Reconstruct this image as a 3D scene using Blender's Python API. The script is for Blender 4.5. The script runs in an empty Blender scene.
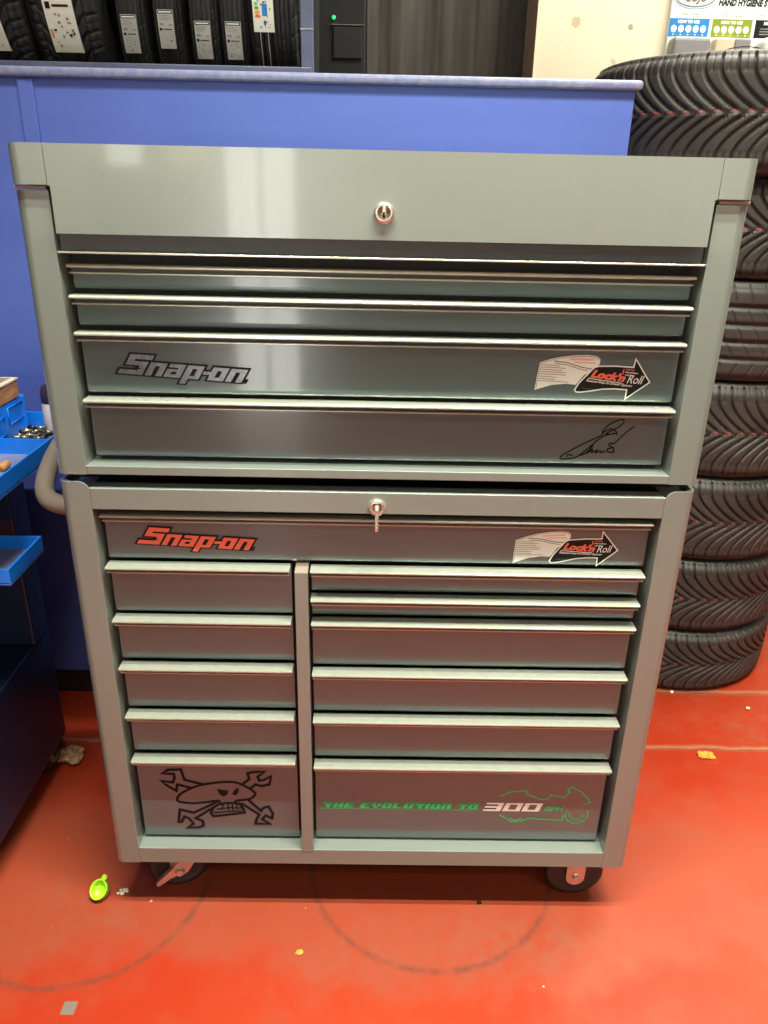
import bpy, bmesh, math, random
import numpy as np
from mathutils import Vector, Matrix, noise
from mathutils.geometry import tessellate_polygon
random.seed(7)
PI = math.pi
SC = bpy.context.scene
COL = SC.collection

# ------------------------------------------------------------------ materials
def nmat(name):
    m = bpy.data.materials.new(name); m.use_nodes = True
    nt = m.node_tree; b = nt.nodes['Principled BSDF']
    return m, nt, b
def N(nt, t, **k):
    n = nt.nodes.new(t)
    for a, v in k.items():
        if a.startswith('i_'):
            n.inputs[a[2:].replace('_', ' ')].default_value = v
        else: setattr(n, a, v)
    return n
def mix(nt, fac, a, b, op='MIX'):
    n = nt.nodes.new('ShaderNodeMix'); n.data_type = 'RGBA'; n.blend_type = op
    for sock, v in ((n.inputs[0], fac), (n.inputs[6], a), (n.inputs[7], b)):
        if hasattr(v, 'is_output') or isinstance(v, bpy.types.NodeSocket): nt.links.new(v, sock)
        else: sock.default_value = v if not isinstance(v, tuple) or len(v) == 4 else (*v, 1)
    return n.outputs[2]
def math_(nt, op, a, b=0.0, c=None, clamp=False):
    n = nt.nodes.new('ShaderNodeMath'); n.operation = op; n.use_clamp = clamp
    for i, v in enumerate((a, b, c)):
        if v is None: continue
        if isinstance(v, bpy.types.NodeSocket): nt.links.new(v, n.inputs[i])
        else: n.inputs[i].default_value = v
    return n.outputs[0]
def ramp(nt, v, p0, p1, c0=(0,0,0,1), c1=(1,1,1,1)):
    n = nt.nodes.new('ShaderNodeValToRGB'); nt.links.new(v, n.inputs[0])
    n.color_ramp.elements[0].position = p0; n.color_ramp.elements[1].position = p1
    n.color_ramp.elements[0].color = c0; n.color_ramp.elements[1].color = c1
    return n.outputs[0]
def noise_(nt, scale, detail=3, rough=.5, vec=None):
    n = N(nt, 'ShaderNodeTexNoise'); n.inputs['Scale'].default_value = scale
    n.inputs['Detail'].default_value = detail; n.inputs['Roughness'].default_value = rough
    if vec is None:
        tc = N(nt, 'ShaderNodeTexCoord'); vec = tc.outputs['Object']
    nt.links.new(vec, n.inputs['Vector'])
    return n.outputs['Fac']
def simple(name, col, rough=.5, metal=0., var=.08, scale=30, bump=0., bscale=200, coat=0., spec=.5, emis=None, es=0, trans=0):
    m, nt, b = nmat(name)
    f = noise_(nt, scale)
    dark = tuple(max(0, c * (1 - var)) for c in col); lite = tuple(min(1, c * (1 + var)) for c in col)
    c = mix(nt, ramp(nt, f, .3, .7), dark, lite)
    nt.links.new(c, b.inputs['Base Color'])
    b.inputs['Roughness'].default_value = rough; b.inputs['Metallic'].default_value = metal
    b.inputs['Coat Weight'].default_value = coat; b.inputs['Coat Roughness'].default_value = .06
    b.inputs['Specular IOR Level'].default_value = spec
    if bump:
        bn = N(nt, 'ShaderNodeBump'); bn.inputs['Strength'].default_value = bump; bn.inputs['Distance'].default_value = .001
        nt.links.new(noise_(nt, bscale, 2), bn.inputs['Height']); nt.links.new(bn.outputs[0], b.inputs['Normal'])
    if emis:
        b.inputs['Emission Color'].default_value = (*emis, 1); b.inputs['Emission Strength'].default_value = es
    return m

M = {}
M['paint'] = simple('storm_grey_paint', (.195, .228, .198), .24, .18, .03, 4, .10, 420, coat=.6, spec=.55)
M['drawer'] = simple('storm_grey_paint_shaded', (.102, .140, .140), .20, 0.08, .03, 4, .05, 420, coat=.7, spec=.6)  # same storm grey, darkened for the shade on the recessed drawer fronts
M['groove'] = simple('handle_groove_shade', (.05, .04, .035), .4, .3)  # dark colour paints the shadow inside the aluminium handle groove
M['dark'] = simple('dark_interior', (.012, .013, .013), .6)
M['fascia'] = simple('recess_fascia', (.08, .085, .083), .45)  # dark grey with the shadow under the lid put into the colour
M['alu'] = simple('satin_aluminium_trim', (.50, .54, .44), .26, .6, .05, 60)
M['chrome'] = simple('chrome', (.62, .60, .50), .25, .8, .05, 40)
M['zinc'] = simple('zinc_plate', (.62, .50, .46), .30, .8, .10, 60)
M['rubber_black'] = simple('black_wheel_rubber', (.016, .012, .011), .5)
M['grip'] = simple('push_handle_grip', (.22, .18, .135), .42, 0, .08, 30, .1)
M['white'] = simple('white_print', (.76, .82, .74), .45, var=.03)
M['cream_print'] = simple('cream_print', (.72, .70, .58), .5, var=.03)
M['black_print'] = simple('black_print', (.008, .009, .009), .5, spec=.2)
M['marker'] = simple('marker_ink', (.006, .006, .006), .6, spec=.1)
M['skull_ink'] = simple('brown_black_ink', (.014, .010, .010), .6, spec=.1)
M['red_print'] = simple('orange_red_print', (.80, .15, .08), .4, var=.05)
M['label_dim'] = simple('shaded_label_paper', (.36, .35, .31), .6)  # label paper darkened because the set-back labels get less light
M['grey_string'] = simple('pale_string', (.45, .43, .38), .6)
M['grey_print'] = simple('grey_print', (.18, .17, .16), .5)
M['pink_print'] = simple('pink_print', (.72, .42, .34), .5)
M['green_print'] = simple('green_print', (.010, .62, .18), .4)
M['green_line'] = simple('green_outline', (.03, .58, .19), .4)
M['silver_print'] = simple('silver_badge', (.20, .22, .23), .28, .85, .25, 120)
M['blue_print'] = simple('blue_poster_print', (.01, .20, .52), .5)
M['lime_print'] = simple('lime_poster_print', (.20, .26, .015), .5)
M['lime'] = simple('lime_plastic', (.36, .70, .02), .35, var=.05)
M['tan'] = simple('tan_wood_plug', (.55, .25, .09), .6)
M['purple'] = simple('dark_purple_cap', (.030, .022, .055), .3)
M['bottle'] = simple('white_bottle', (.70, .68, .66), .35)
M['steel'] = simple('worn_steel_bits', (.45, .38, .30), .3, .9, .25, 80)
M['blacksteel'] = simple('black_steel_bits', (.03, .03, .035), .35, .6)
M['cart_blue'] = simple('bright_blue_tray', (.006, .20, .80), .33, var=.12, scale=12, coat=.3)
M['tray_floor'] = simple('scuffed_tray_floor', (.20, .21, .32), .45, var=.18, scale=25)
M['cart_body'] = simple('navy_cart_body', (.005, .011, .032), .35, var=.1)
M['rack_post'] = simple('blue_grey_post', (.085, .10, .165), .4, var=.12, scale=18)
M['led'] = simple('green_led', (.0, .5, .1), .4, emis=(.02, 1., .25), es=1.2)
M['darkmetal'] = simple('dark_box_metal', (.009, .009, .008), .6)
M['diffuser'] = simple('lamp_tube', (.9, .9, .85), .4, emis=(1., .90, .72), es=6)
M['housing'] = simple('lamp_housing', (.7, .7, .68), .4)
M['debris'] = simple('pale_crumb', (.62, .55, .42), .7, var=.3, scale=200)
M['orange_leaf'] = simple('orange_scrap', (.78, .30, .03), .6, var=.3, scale=150)
M['leaf'] = simple('crumpled_leaf', (.42, .25, .12), .75, var=.4, scale=60)
M['redline'] = simple('red_centre_line', (.24, .04, .04), .6, var=.2, scale=90)
M['plaster_end'] = simple('wall_end_trim', (.85, .68, .48), .6, var=.06)
M['beige'] = simple('beige_card', (.62, .50, .36), .6)

# blue sheet metal
m, nt, b = nmat('blue_sheet_metal')
tc = N(nt, 'ShaderNodeTexCoord'); mp = N(nt, 'ShaderNodeMapping'); mp.inputs['Scale'].default_value = (1, 1, 6)
nt.links.new(tc.outputs['Object'], mp.inputs[0])
f = noise_(nt, 2.2, 4, .6, mp.outputs[0])
c = mix(nt, ramp(nt, f, .3, .75), (.070, .120, .44), (.085, .140, .48))
f2 = noise_(nt, 45, 3, .6)
c = mix(nt, ramp(nt, f2, .72, .80), c, (.18, .24, .55))
nt.links.new(c, b.inputs['Base Color']); b.inputs['Roughness'].default_value = .55
bn = N(nt, 'ShaderNodeBump'); bn.inputs['Strength'].default_value = .25; bn.inputs['Distance'].default_value = .004
nt.links.new(f, bn.inputs['Height']); nt.links.new(bn.outputs[0], b.inputs['Normal'])
M['blue'] = m
# worn ledge
m, nt, b = nmat('worn_blue_ledge')
f = noise_(nt, 60, 5, .7)
c = mix(nt, ramp(nt, f, .40, .75), (.15, .17, .32), (.26, .27, .36))
nt.links.new(c, b.inputs['Base Color']); b.inputs['Roughness'].default_value = .45
M['ledge'] = m
# wood box
m, nt, b = nmat('box_wood')
tc = N(nt, 'ShaderNodeTexCoord'); mp = N(nt, 'ShaderNodeMapping'); mp.inputs['Scale'].default_value = (20, 6, 60)
nt.links.new(tc.outputs['Object'], mp.inputs[0])
f = noise_(nt, 3, 4, .6, mp.outputs[0])
c = mix(nt, ramp(nt, f, .3, .7), (.30, .12, .045), (.52, .26, .11))
nt.links.new(c, b.inputs['Base Color']); b.inputs['Roughness'].default_value = .6
M['wood'] = m
# tyre rubber
m, nt, b = nmat('tyre_rubber')
f = noise_(nt, 9, 4, .6)
c = mix(nt, ramp(nt, f, .35, .75), (.026, .024, .021), (.050, .044, .037))
nt.links.new(c, b.inputs['Base Color']); b.inputs['Roughness'].default_value = .52
b.inputs['Specular IOR Level'].default_value = .45
M['tyre'] = m
M['tyre_rack'] = simple('new_tyre_rubber', (.011, .011, .010), .65, var=.2, scale=14)
# cream wall
m, nt, b = nmat('cream_wall_paint')
f = noise_(nt, 3, 4, .6); f2 = noise_(nt, 14, 3, .6)
c = mix(nt, f, (.74, .65, .47), (.80, .71, .53))
c = mix(nt, ramp(nt, f2, .70, .80), c, (.60, .48, .32))
sp = N(nt, 'ShaderNodeSeparateXYZ'); tcw = N(nt, 'ShaderNodeTexCoord'); nt.links.new(tcw.outputs['Object'], sp.inputs[0])
for wx, wz, wr, wc in ((.587, 1.880, .014, (.45, .36, .20)), (.757, 1.870, .009, (.20, .19, .12)), (.715, 1.776, .008, (.55, .42, .26))):
    a1 = math_(nt, 'SUBTRACT', sp.outputs[0], wx); a2 = math_(nt, 'SUBTRACT', sp.outputs[2], wz)
    dd = math_(nt, 'SQRT', math_(nt, 'ADD', math_(nt, 'MULTIPLY', a1, a1), math_(nt, 'MULTIPLY', a2, a2)))
    dd = math_(nt, 'ADD', dd, math_(nt, 'MULTIPLY', math_(nt, 'SUBTRACT', noise_(nt, 70, 3, .6), .5), .02))
    c = mix(nt, math_(nt, 'MULTIPLY', math_(nt, 'LESS_THAN', dd, wr), .75), c, wc)
nt.links.new(c, b.inputs['Base Color']); b.inputs['Roughness'].default_value = .6
bn = N(nt, 'ShaderNodeBump'); bn.inputs['Strength'].default_value = .3; bn.inputs['Distance'].default_value = .003
nt.links.new(f2, bn.inputs['Height']); nt.links.new(bn.outputs[0], b.inputs['Normal'])
M['wall'] = m
M['room_wall'] = simple('room_wall_paint', (.17, .17, .15), .7, var=.06, scale=2)
M['dark_wall'] = simple('dark_wall_paint', (.07, .07, .07), .7, var=.06, scale=2)
M['ceiling'] = simple('ceiling_paint', (.24, .24, .23), .8, var=.04, scale=2)
# dark curtain panel
m, nt, b = nmat('dark_strip_curtain')
tc = N(nt, 'ShaderNodeTexCoord'); mp = N(nt, 'ShaderNodeMapping'); mp.inputs['Scale'].default_value = (9, 1, 1.2)
mp.inputs['Rotation'].default_value = (0, .5, 0)
nt.links.new(tc.outputs['Object'], mp.inputs[0])
f = noise_(nt, 1.6, 4, .6, mp.outputs[0])
c = mix(nt, ramp(nt, f, .40, .75), (.06, .053, .045), (.12, .108, .092))
nt.links.new(c, b.inputs['Base Color']); b.inputs['Roughness'].default_value = .5
M['curtain'] = m
M['void'] = simple('dark_back_wall', (.03, .027, .024), .8)

# red floor
m, nt, b = nmat('red_floor_paint')
tc = N(nt, 'ShaderNodeTexCoord'); P = tc.outputs['Object']
sep = N(nt, 'ShaderNodeSeparateXYZ'); nt.links.new(P, sep.inputs[0]); X, Y = sep.outputs[0], sep.outputs[1]
big = noise_(nt, 1.7, 4, .55, P); med = noise_(nt, 7, 5, .6, P); fine = noise_(nt, 160, 3, .6, P)
c = mix(nt, ramp(nt, big, .35, .65), (.32, .024, .006), (.32, .036, .011))
c = mix(nt, ramp(nt, med, .50, .78), c, (.29, .048, .020))
c = mix(nt, ramp(nt, fine, .70, .86), c, (.28, .08, .045))
def vdist(cx, cy, sx=1.):
    a = math_(nt, 'MULTIPLY', math_(nt, 'SUBTRACT', X, cx), sx); d = math_(nt, 'SUBTRACT', Y, cy)
    return math_(nt, 'SQRT', math_(nt, 'ADD', math_(nt, 'MULTIPLY', a, a), math_(nt, 'MULTIPLY', d, d)))
wob = math_(nt, 'MULTIPLY', math_(nt, 'SUBTRACT', noise_(nt, 6, 4, .6, P), .5), .03)
def band(v, w):      # 1 where |v|<w
    return math_(nt, 'SUBTRACT', 1.0, math_(nt, 'DIVIDE', math_(nt, 'ABSOLUTE', v), w), clamp=True)
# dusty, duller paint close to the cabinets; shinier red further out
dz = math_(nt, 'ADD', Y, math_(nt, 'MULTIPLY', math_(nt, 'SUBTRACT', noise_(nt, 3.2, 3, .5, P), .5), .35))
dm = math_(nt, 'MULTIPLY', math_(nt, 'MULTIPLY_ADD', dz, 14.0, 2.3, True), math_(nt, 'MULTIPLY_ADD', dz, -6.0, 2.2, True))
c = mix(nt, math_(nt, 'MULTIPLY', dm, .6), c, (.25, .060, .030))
# worn, greyish scuff patches
for cx, cy, r, k in ((.35, -.08, .16, .45), (-.55, -.02, .20, .25), (-.02, -.1, .2, .25), (1.2, .6, .25, .35), (.85, -.0, .2, .2)):
    s = math_(nt, 'SUBTRACT', 1.0, math_(nt, 'DIVIDE', vdist(cx, cy, .6), r), clamp=True)
    s = math_(nt, 'MULTIPLY', math_(nt, 'MULTIPLY', s, k * 1.5), ramp(nt, noise_(nt, 22, 5, .65, P), .42, .70), clamp=True)
    c = mix(nt, s, c, (.22, .09, .052))
# tyre scuff arcs
for cx, cy, r, half in ((-.615, .085, .262, None), (.13, .13, .265, None)):
    d = math_(nt, 'ADD', math_(nt, 'SUBTRACT', vdist(cx, cy), r), math_(nt, 'MULTIPLY', wob, .25))
    s = math_(nt, 'MULTIPLY', band(d, .011), math_(nt, 'MULTIPLY', ramp(nt, noise_(nt, 30, 4, .6, P), .30, .6), .7))
    side = math_(nt, 'LESS_THAN', Y, cy)
    s = math_(nt, 'MULTIPLY', s, side)
    c = mix(nt, s, c, (.09, .040, .028))
# slab seams across the floor
for yy, w in ((.785, .007), (.528, .006)):
    d = math_(nt, 'SUBTRACT', math_(nt, 'ADD', Y, wob), yy)
    c = mix(nt, math_(nt, 'MULTIPLY', band(d, w * 2.2), .6), c, (.36, .20, .11))
    c = mix(nt, math_(nt, 'MULTIPLY', band(math_(nt, 'ADD', d, .006), w * .5), .8), c, (.08, .03, .02))
# bare chip in the paint, lower left
ax = math_(nt, 'ABSOLUTE', math_(nt, 'SUBTRACT', X, -.551)); ay = math_(nt, 'ABSOLUTE', math_(nt, 'SUBTRACT', Y, -.2127))
s = math_(nt, 'MULTIPLY', math_(nt, 'LESS_THAN', ax, .0125), math_(nt, 'LESS_THAN', ay, .0125))
c = mix(nt, s, c, (.17, .14, .11))
# specks
vo = N(nt, 'ShaderNodeTexVoronoi'); vo.inputs['Scale'].default_value = 13; nt.links.new(P, vo.inputs['Vector'])
s = math_(nt, 'LESS_THAN', vo.outputs['Distance'], math_(nt, 'MULTIPLY', noise_(nt, 5, 2, .5, P), .055))
c = mix(nt, math_(nt, 'MULTIPLY', s, .8), c, (.62, .42, .28))
vo = N(nt, 'ShaderNodeTexVoronoi'); vo.inputs['Scale'].default_value = 6.3; nt.links.new(P, vo.inputs['Vector'])
s = math_(nt, 'LESS_THAN', vo.outputs['Distance'], .02)
c = mix(nt, s, c, (.10, .03, .02))
nt.links.new(c, b.inputs['Base Color'])
rr = math_(nt, 'ADD', math_(nt, 'MULTIPLY', med, .25), .24); nt.links.new(rr, b.inputs['Roughness'])
b.inputs['Specular IOR Level'].default_value = .22
bn = N(nt, 'ShaderNodeBump'); bn.inputs['Strength'].default_value = .25; bn.inputs['Distance'].default_value = .003
nt.links.new(math_(nt, 'ADD', med, math_(nt, 'MULTIPLY', fine, .15)), bn.inputs['Height']); nt.links.new(bn.outputs[0], b.inputs['Normal'])
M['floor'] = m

# ------------------------------------------------------------------ mesh helpers
class MB:
    def __init__(s): s.v = []; s.f = []; s.m = []; s.mats = []; s.sm = []
    def mi(s, mat):
        if mat not in s.mats: s.mats.append(mat)
        return s.mats.index(mat)
    def add(s, vs, fs, mat, smooth=False):
        o = len(s.v); s.v += [tuple(v) for v in vs]; k = s.mi(mat)
        for f in fs: s.f.append(tuple(i + o for i in f)); s.m.append(k); s.sm.append(smooth)
        return s
    def box(s, x0, x1, y0, y1, z0, z1, mat, bev=0, seg=2):
        bm = bmesh.new(); bmesh.ops.create_cube(bm, size=1)
        for v in bm.verts:
            v.co = Vector(((x0 + x1) / 2 + v.co.x * (x1 - x0), (y0 + y1) / 2 + v.co.y * (y1 - y0), (z0 + z1) / 2 + v.co.z * (z1 - z0)))
        if bev: bmesh.ops.bevel(bm, geom=list(bm.edges), offset=bev, segments=seg, affect='EDGES', profile=.5)
        return s.bm(bm, mat)
    def bm(s, bm, mat, smooth=False, mtx=None):
        if mtx: bm.transform(mtx)
        bm.verts.index_update()
        s.add([v.co[:] for v in bm.verts], [[v.index for v in f.verts] for f in bm.faces], mat, smooth); bm.free(); return s
    def prism(s, poly, axis, a, b_, mat, smooth=False):
        n = len(poly)
        def P3(p, t):
            if axis == 'x': return (t, p[0], p[1])
            if axis == 'y': return (p[0], t, p[1])
            return (p[0], p[1], t)
        vs = [P3(p, a) for p in poly] + [P3(p, b_) for p in poly]
        fs = [(i, (i + 1) % n, (i + 1) % n + n, i + n) for i in range(n)]
        s.add(vs, fs, mat, smooth)
        s.add([P3(p, a) for p in poly], [tuple(range(n))], mat); s.add([P3(p, b_) for p in poly], [tuple(reversed(range(n)))], mat)
        return s
    def lathe(s, prof, mat, mtx=None, seg=48, smooth=True, arc=2 * PI):
        vs = []; fs = []; n = len(prof)
        for i in range(seg):
            a = arc * i / seg
            for r, z in prof: vs.append(Vector((r * math.cos(a), r * math.sin(a), z)))
        for i in range(seg):
            j = (i + 1) % seg
            for k in range(n - 1): fs.append((i * n + k, j * n + k, j * n + k + 1, i * n + k + 1))
        if mtx: vs = [mtx @ v for v in vs]
        return s.add(vs, fs, mat, smooth)
    def tube(s, pts, r, mat, seg=16, caps=True):
        pts = [Vector(p) for p in pts]; vs = []; fs = []
        up = Vector((0, 0, 1)); nrm = None
        for i, p in enumerate(pts):
            d = (pts[min(i + 1, len(pts) - 1)] - pts[max(i - 1, 0)]).normalized()
            if nrm is None:
                nrm = d.cross(up) if abs(d.dot(up)) < .9 else d.cross(Vector((1, 0, 0)))
            nrm = (nrm - d * nrm.dot(d)).normalized(); bi = d.cross(nrm)
            for k in range(seg):
                a = 2 * PI * k / seg; vs.append(p + (nrm * math.cos(a) + bi * math.sin(a)) * r)
        for i in range(len(pts) - 1):
            for k in range(seg):
                k2 = (k + 1) % seg; fs.append((i * seg + k, i * seg + k2, (i + 1) * seg + k2, (i + 1) * seg + k))
        if caps: fs.append(tuple(reversed(range(seg)))); fs.append(tuple((len(pts) - 1) * seg + k for k in range(seg)))
        return s.add(vs, fs, mat, True)
    def ribbon(s, pts, w, y, mat, closed=False):     # flat stroke in the XZ plane at depth y
        P = [Vector((p[0], p[1])) for p in pts]; n = len(P)
        if closed: P = P + [P[0]]; n += 1
        L = []; R = []
        for i in range(n):
            if closed and i in (0, n - 1): d0 = (P[n - 1] - P[n - 2]).normalized(); d1 = (P[1] - P[0]).normalized()
            else:
                d0 = (P[i] - P[i - 1]).normalized() if i else (P[1] - P[0]).normalized()
                d1 = (P[i + 1] - P[i]).normalized() if i < n - 1 else d0
            t = d0 + d1; t = t.normalized() if t.length > .3 else d0
            q = Vector((-t.y, t.x)); k = w / 2 / max(.55, abs(q.dot(Vector((-d0.y, d0.x)))))
            L.append(P[i] + q * k); R.append(P[i] - q * k)
        vs = [(p.x, y, p.y) for p in L] + [(p.x, y, p.y) for p in R]
        fs = [(i, i + 1, n + i + 1, n + i) for i in range(n - 1)]
        return s.add(vs, fs, mat)
    def flat(s, pts, y, mat, th=0):                  # filled polygon in the XZ plane facing -Y
        if th: return s.prism(pts, 'y', y, y + th, mat)
        tri = tessellate_polygon([[Vector((p[0], p[1], 0)) for p in pts]])
        return s.add([(p[0], y, p[1]) for p in pts], [tuple(t) for t in tri], mat)
    def build(s, name, parent=None, org=None, bevel=0, kind=None):
        me = bpy.data.meshes.new(name)
        o0 = Vector(org) if org is not None else (Vector(parent['_o']) if parent is not None and '_o' in parent else Vector((0, 0, 0)))
        me.from_pydata([tuple(Vector(v) - o0) for v in s.v], [], s.f)
        for mt in s.mats: me.materials.append(M[mt])
        me.polygons.foreach_set('material_index', s.m); me.polygons.foreach_set('use_smooth', s.sm); me.update()
        bm = bmesh.new(); bm.from_mesh(me); bmesh.ops.recalc_face_normals(bm, faces=list(bm.faces)) if not getattr(s, 'keepn', False) else None
        if getattr(s, 'decal', False):
            bm.free(); bm = bmesh.new(); bm.from_mesh(me); bm.normal_update()
            bmesh.ops.reverse_faces(bm, faces=[f for f in bm.faces if f.normal.y > .5])
        bm.to_mesh(me); bm.free()
        o = bpy.data.objects.new(name, me); COL.objects.link(o)
        if parent is not None: o.parent = parent; o['_o'] = tuple(o0)
        else: o.location = o0; o['_o'] = tuple(o0)
        if bevel:
            md = o.modifiers.new('edge', 'BEVEL'); md.width = bevel; md.segments = 2; md.limit_method = 'ANGLE'; md.angle_limit = .6
        if kind: o['kind'] = kind
        return o
def thing(name, label, cat, loc, group=None):
    o = bpy.data.objects.new(name, None); COL.objects.link(o); o.location = loc; o.empty_display_size = .1
    o['_o'] = tuple(loc); o['label'] = label; o['category'] = cat
    if group: o['group'] = group
    return o
def tag(o, label, cat, group=None):
    o['label'] = label; o['category'] = cat
    if group: o['group'] = group
    return o
def struct(o): o['kind'] = 'structure'; return o

def cells(rects):
    """split overlapping rectangles into non-overlapping ones"""
    xs = sorted({r[0] for r in rects} | {r[2] for r in rects}); ys = sorted({r[1] for r in rects} | {r[3] for r in rects})
    out = []
    for i in range(len(xs) - 1):
        for j in range(len(ys) - 1):
            cx, cy = (xs[i] + xs[i + 1]) / 2, (ys[j] + ys[j + 1]) / 2
            if any(r[0] < cx < r[2] and r[1] < cy < r[3] for r in rects): out.append((xs[i], ys[j], xs[i + 1], ys[j + 1]))
    return out
def put_rects(mb, rects, fn, y, mat, th=0):
    for a, b_, c_, d in cells(rects):
        mb.flat([fn(a, b_), fn(c_, b_), fn(c_, d), fn(a, d)], y, mat, th)
def text_mesh(mb, body, x, z, h, y, mat, shear=0., width=None, bold=0., rot=0.):
    cu = bpy.data.curves.new('t', 'FONT'); cu.body = body; cu.size = h / .7; cu.shear = shear; cu.offset = bold; cu.resolution_u = 3
    ob = bpy.data.objects.new('t', cu); COL.objects.link(ob)
    bpy.context.view_layer.update()
    me = bpy.data.meshes.new_from_object(ob.evaluated_get(bpy.context.evaluated_depsgraph_get()))
    vs = [v.co.copy() for v in me.vertices]; fs = [tuple(p.vertices) for p in me.polygons]
    x0 = min(v.x for v in vs); x1 = max(v.x for v in vs); k = (width / (x1 - x0)) if width else 1
    cr, sr = math.cos(rot), math.sin(rot)
    out = []
    for v in vs:
        a, c_ = (v.x - x0) * k, v.y
        out.append((x + a * cr - c_ * sr, y, z + a * sr + c_ * cr))
    mb.add(out, fs, mat)
    bpy.data.objects.remove(ob); bpy.data.curves.remove(cu); bpy.data.meshes.remove(me)

# ------------------------------------------------------------------ camera
cam = bpy.data.objects.new('camera', bpy.data.cameras.new('camera')); COL.objects.link(cam); SC.camera = cam
p, yw, ro = .3982, .0125, .0218
Fv = Vector((math.sin(yw) * math.cos(p), math.cos(yw) * math.cos(p), -math.sin(p)))
R0 = Vector((math.cos(yw), -math.sin(yw), 0)); U0 = R0.cross(Fv)
Rv = R0 * math.cos(ro) + U0 * math.sin(ro); Uv = -R0 * math.sin(ro) + U0 * math.cos(ro)
mt = Matrix((Rv, Uv, -Fv)).transposed().to_4x4(); mt.translation = Vector((-.0051, -1.1639, 1.3977))
cam.matrix_world = mt
cam.data.sensor_fit = 'HORIZONTAL'; cam.data.sensor_width = 36; cam.data.lens = 770 / 768 * 36; cam.data.clip_start = .02

# ------------------------------------------------------------------ room
RX0, RX1, RY0, RY1, RZ = -4.2, 4.2, -3.7, 2.6, 3.35
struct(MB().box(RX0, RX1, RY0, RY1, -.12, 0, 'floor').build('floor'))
struct(MB().box(RX0, RX1, RY0, RY1, RZ, RZ + .1, 'ceiling').build('ceiling'))
struct(MB().box(RX0 - .1, RX0, RY0, RY1, 0, RZ, 'dark_wall').build('wall_left'))
struct(MB().box(RX1, RX1 + .1, RY0, RY1, 0, RZ, 'room_wall').build('wall_right'))
struct(MB().box(RX0, RX1, RY1, RY1 + .1, 0, RZ, 'void').build('wall_back'))
# cream partition the poster hangs on (stub wall with its end face towards the aisle)
w = MB().box(.470, RX1, 1.6, 1.8, 0, RZ, 'wall'); w.box(.466, .470, 1.597, 1.803, 0, RZ, 'plaster_end')
struct(w.build('wall_partition'))
# wall behind the camera with a glazed door and two windows letting daylight in
M['daylight'] = simple('daylight_glass', (.8, .85, .9), .3, emis=(1., .98, .92), es=7)
M['warmpane'] = simple('warm_lit_pane', (.8, .7, .5), .3, emis=(1., 1., .88), es=.75)
M['amber'] = simple('amber_lit_pane', (.8, .6, .3), .3, emis=(1., .74, .38), es=2.6)
struct(MB().box(RX0, RX1, RY0 - .1, RY0, 0, RZ, 'room_wall').build('wall_front'))
def window(name, x0, x1, z0, z1, mat, bars=1):
    y = RY0 + .03
    fr = MB(); t = .05
    fr.box(x0 - t, x1 + t, RY0, y + .03, z0 - t, z0, 'housing'); fr.box(x0 - t, x1 + t, RY0, y + .03, z1, z1 + t, 'housing')
    fr.box(x0 - t, x0, RY0, y + .03, z0, z1, 'housing'); fr.box(x1, x1 + t, RY0, y + .03, z0, z1, 'housing')
    for i in range(bars):
        xx = x0 + (x1 - x0) * (i + 1) / (bars + 1); fr.box(xx - .015, xx + .015, RY0, y + .02, z0, z1, 'housing')
    o = struct(fr.build(name))
    g = MB().box(x0, x1, RY0 + .005, RY0 + .02, z0, z1, mat).build('glass_pane', o, org=(0, 0, 0))
    return o
window('door_1', -.89, -.50, .06, 1.95, 'daylight', 1)
window('window_1', -2.5, -1.68, 1.10, 2.2, 'warmpane', 1)
window('window_2', -.30, 2.7, 1.10, 2.2, 'warmpane', 5)
window('window_3', -1.56, -1.36, 1.49, 2.2, 'daylight', 0)
window('window_4', -1.22, -1.00, 1.50, 2.2, 'amber', 0)

# ceiling battens
def batten(x, y, label, power, length=2.3, gap=.17, spread=180):
    t = thing('ceiling_light', label, 'ceiling light', (x, y, RZ), 'fluorescent battens on the ceiling')
    MB().box(x - length / 2, x + length / 2, y - .24, y + .24, RZ - .06, RZ - .002, 'housing', .01).build('housing', t)
    for k, s in enumerate((-1, 1)):
        MB().tube([(x - length / 2 + .05, y + s * gap, RZ - .09), (x + length / 2 - .05, y + s * gap, RZ - .09)], .016, 'diffuser').build('lamp_tube', t)
        l = bpy.data.lights.new('tube_light', 'AREA'); l.shape = 'RECTANGLE'; l.size = length - .1; l.size_y = .035
        l.energy = power / 2; l.color = (1., .98, .86); l.spread = math.radians(spread)
        lo = bpy.data.objects.new('tube_light', l); COL.objects.link(lo); lo.parent = t
        lo.location = (0, s * gap, -.115)
batten(.30, -.55, 'twin tube ceiling light just in front of the tool chest', 92, 2.0, .12, 104)
batten(1.5, -2.5, 'twin tube ceiling light behind where one stands facing the chest', 30)
batten(1.35, .98, 'twin tube ceiling light above the tyre stack', 100, 1.8)

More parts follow.
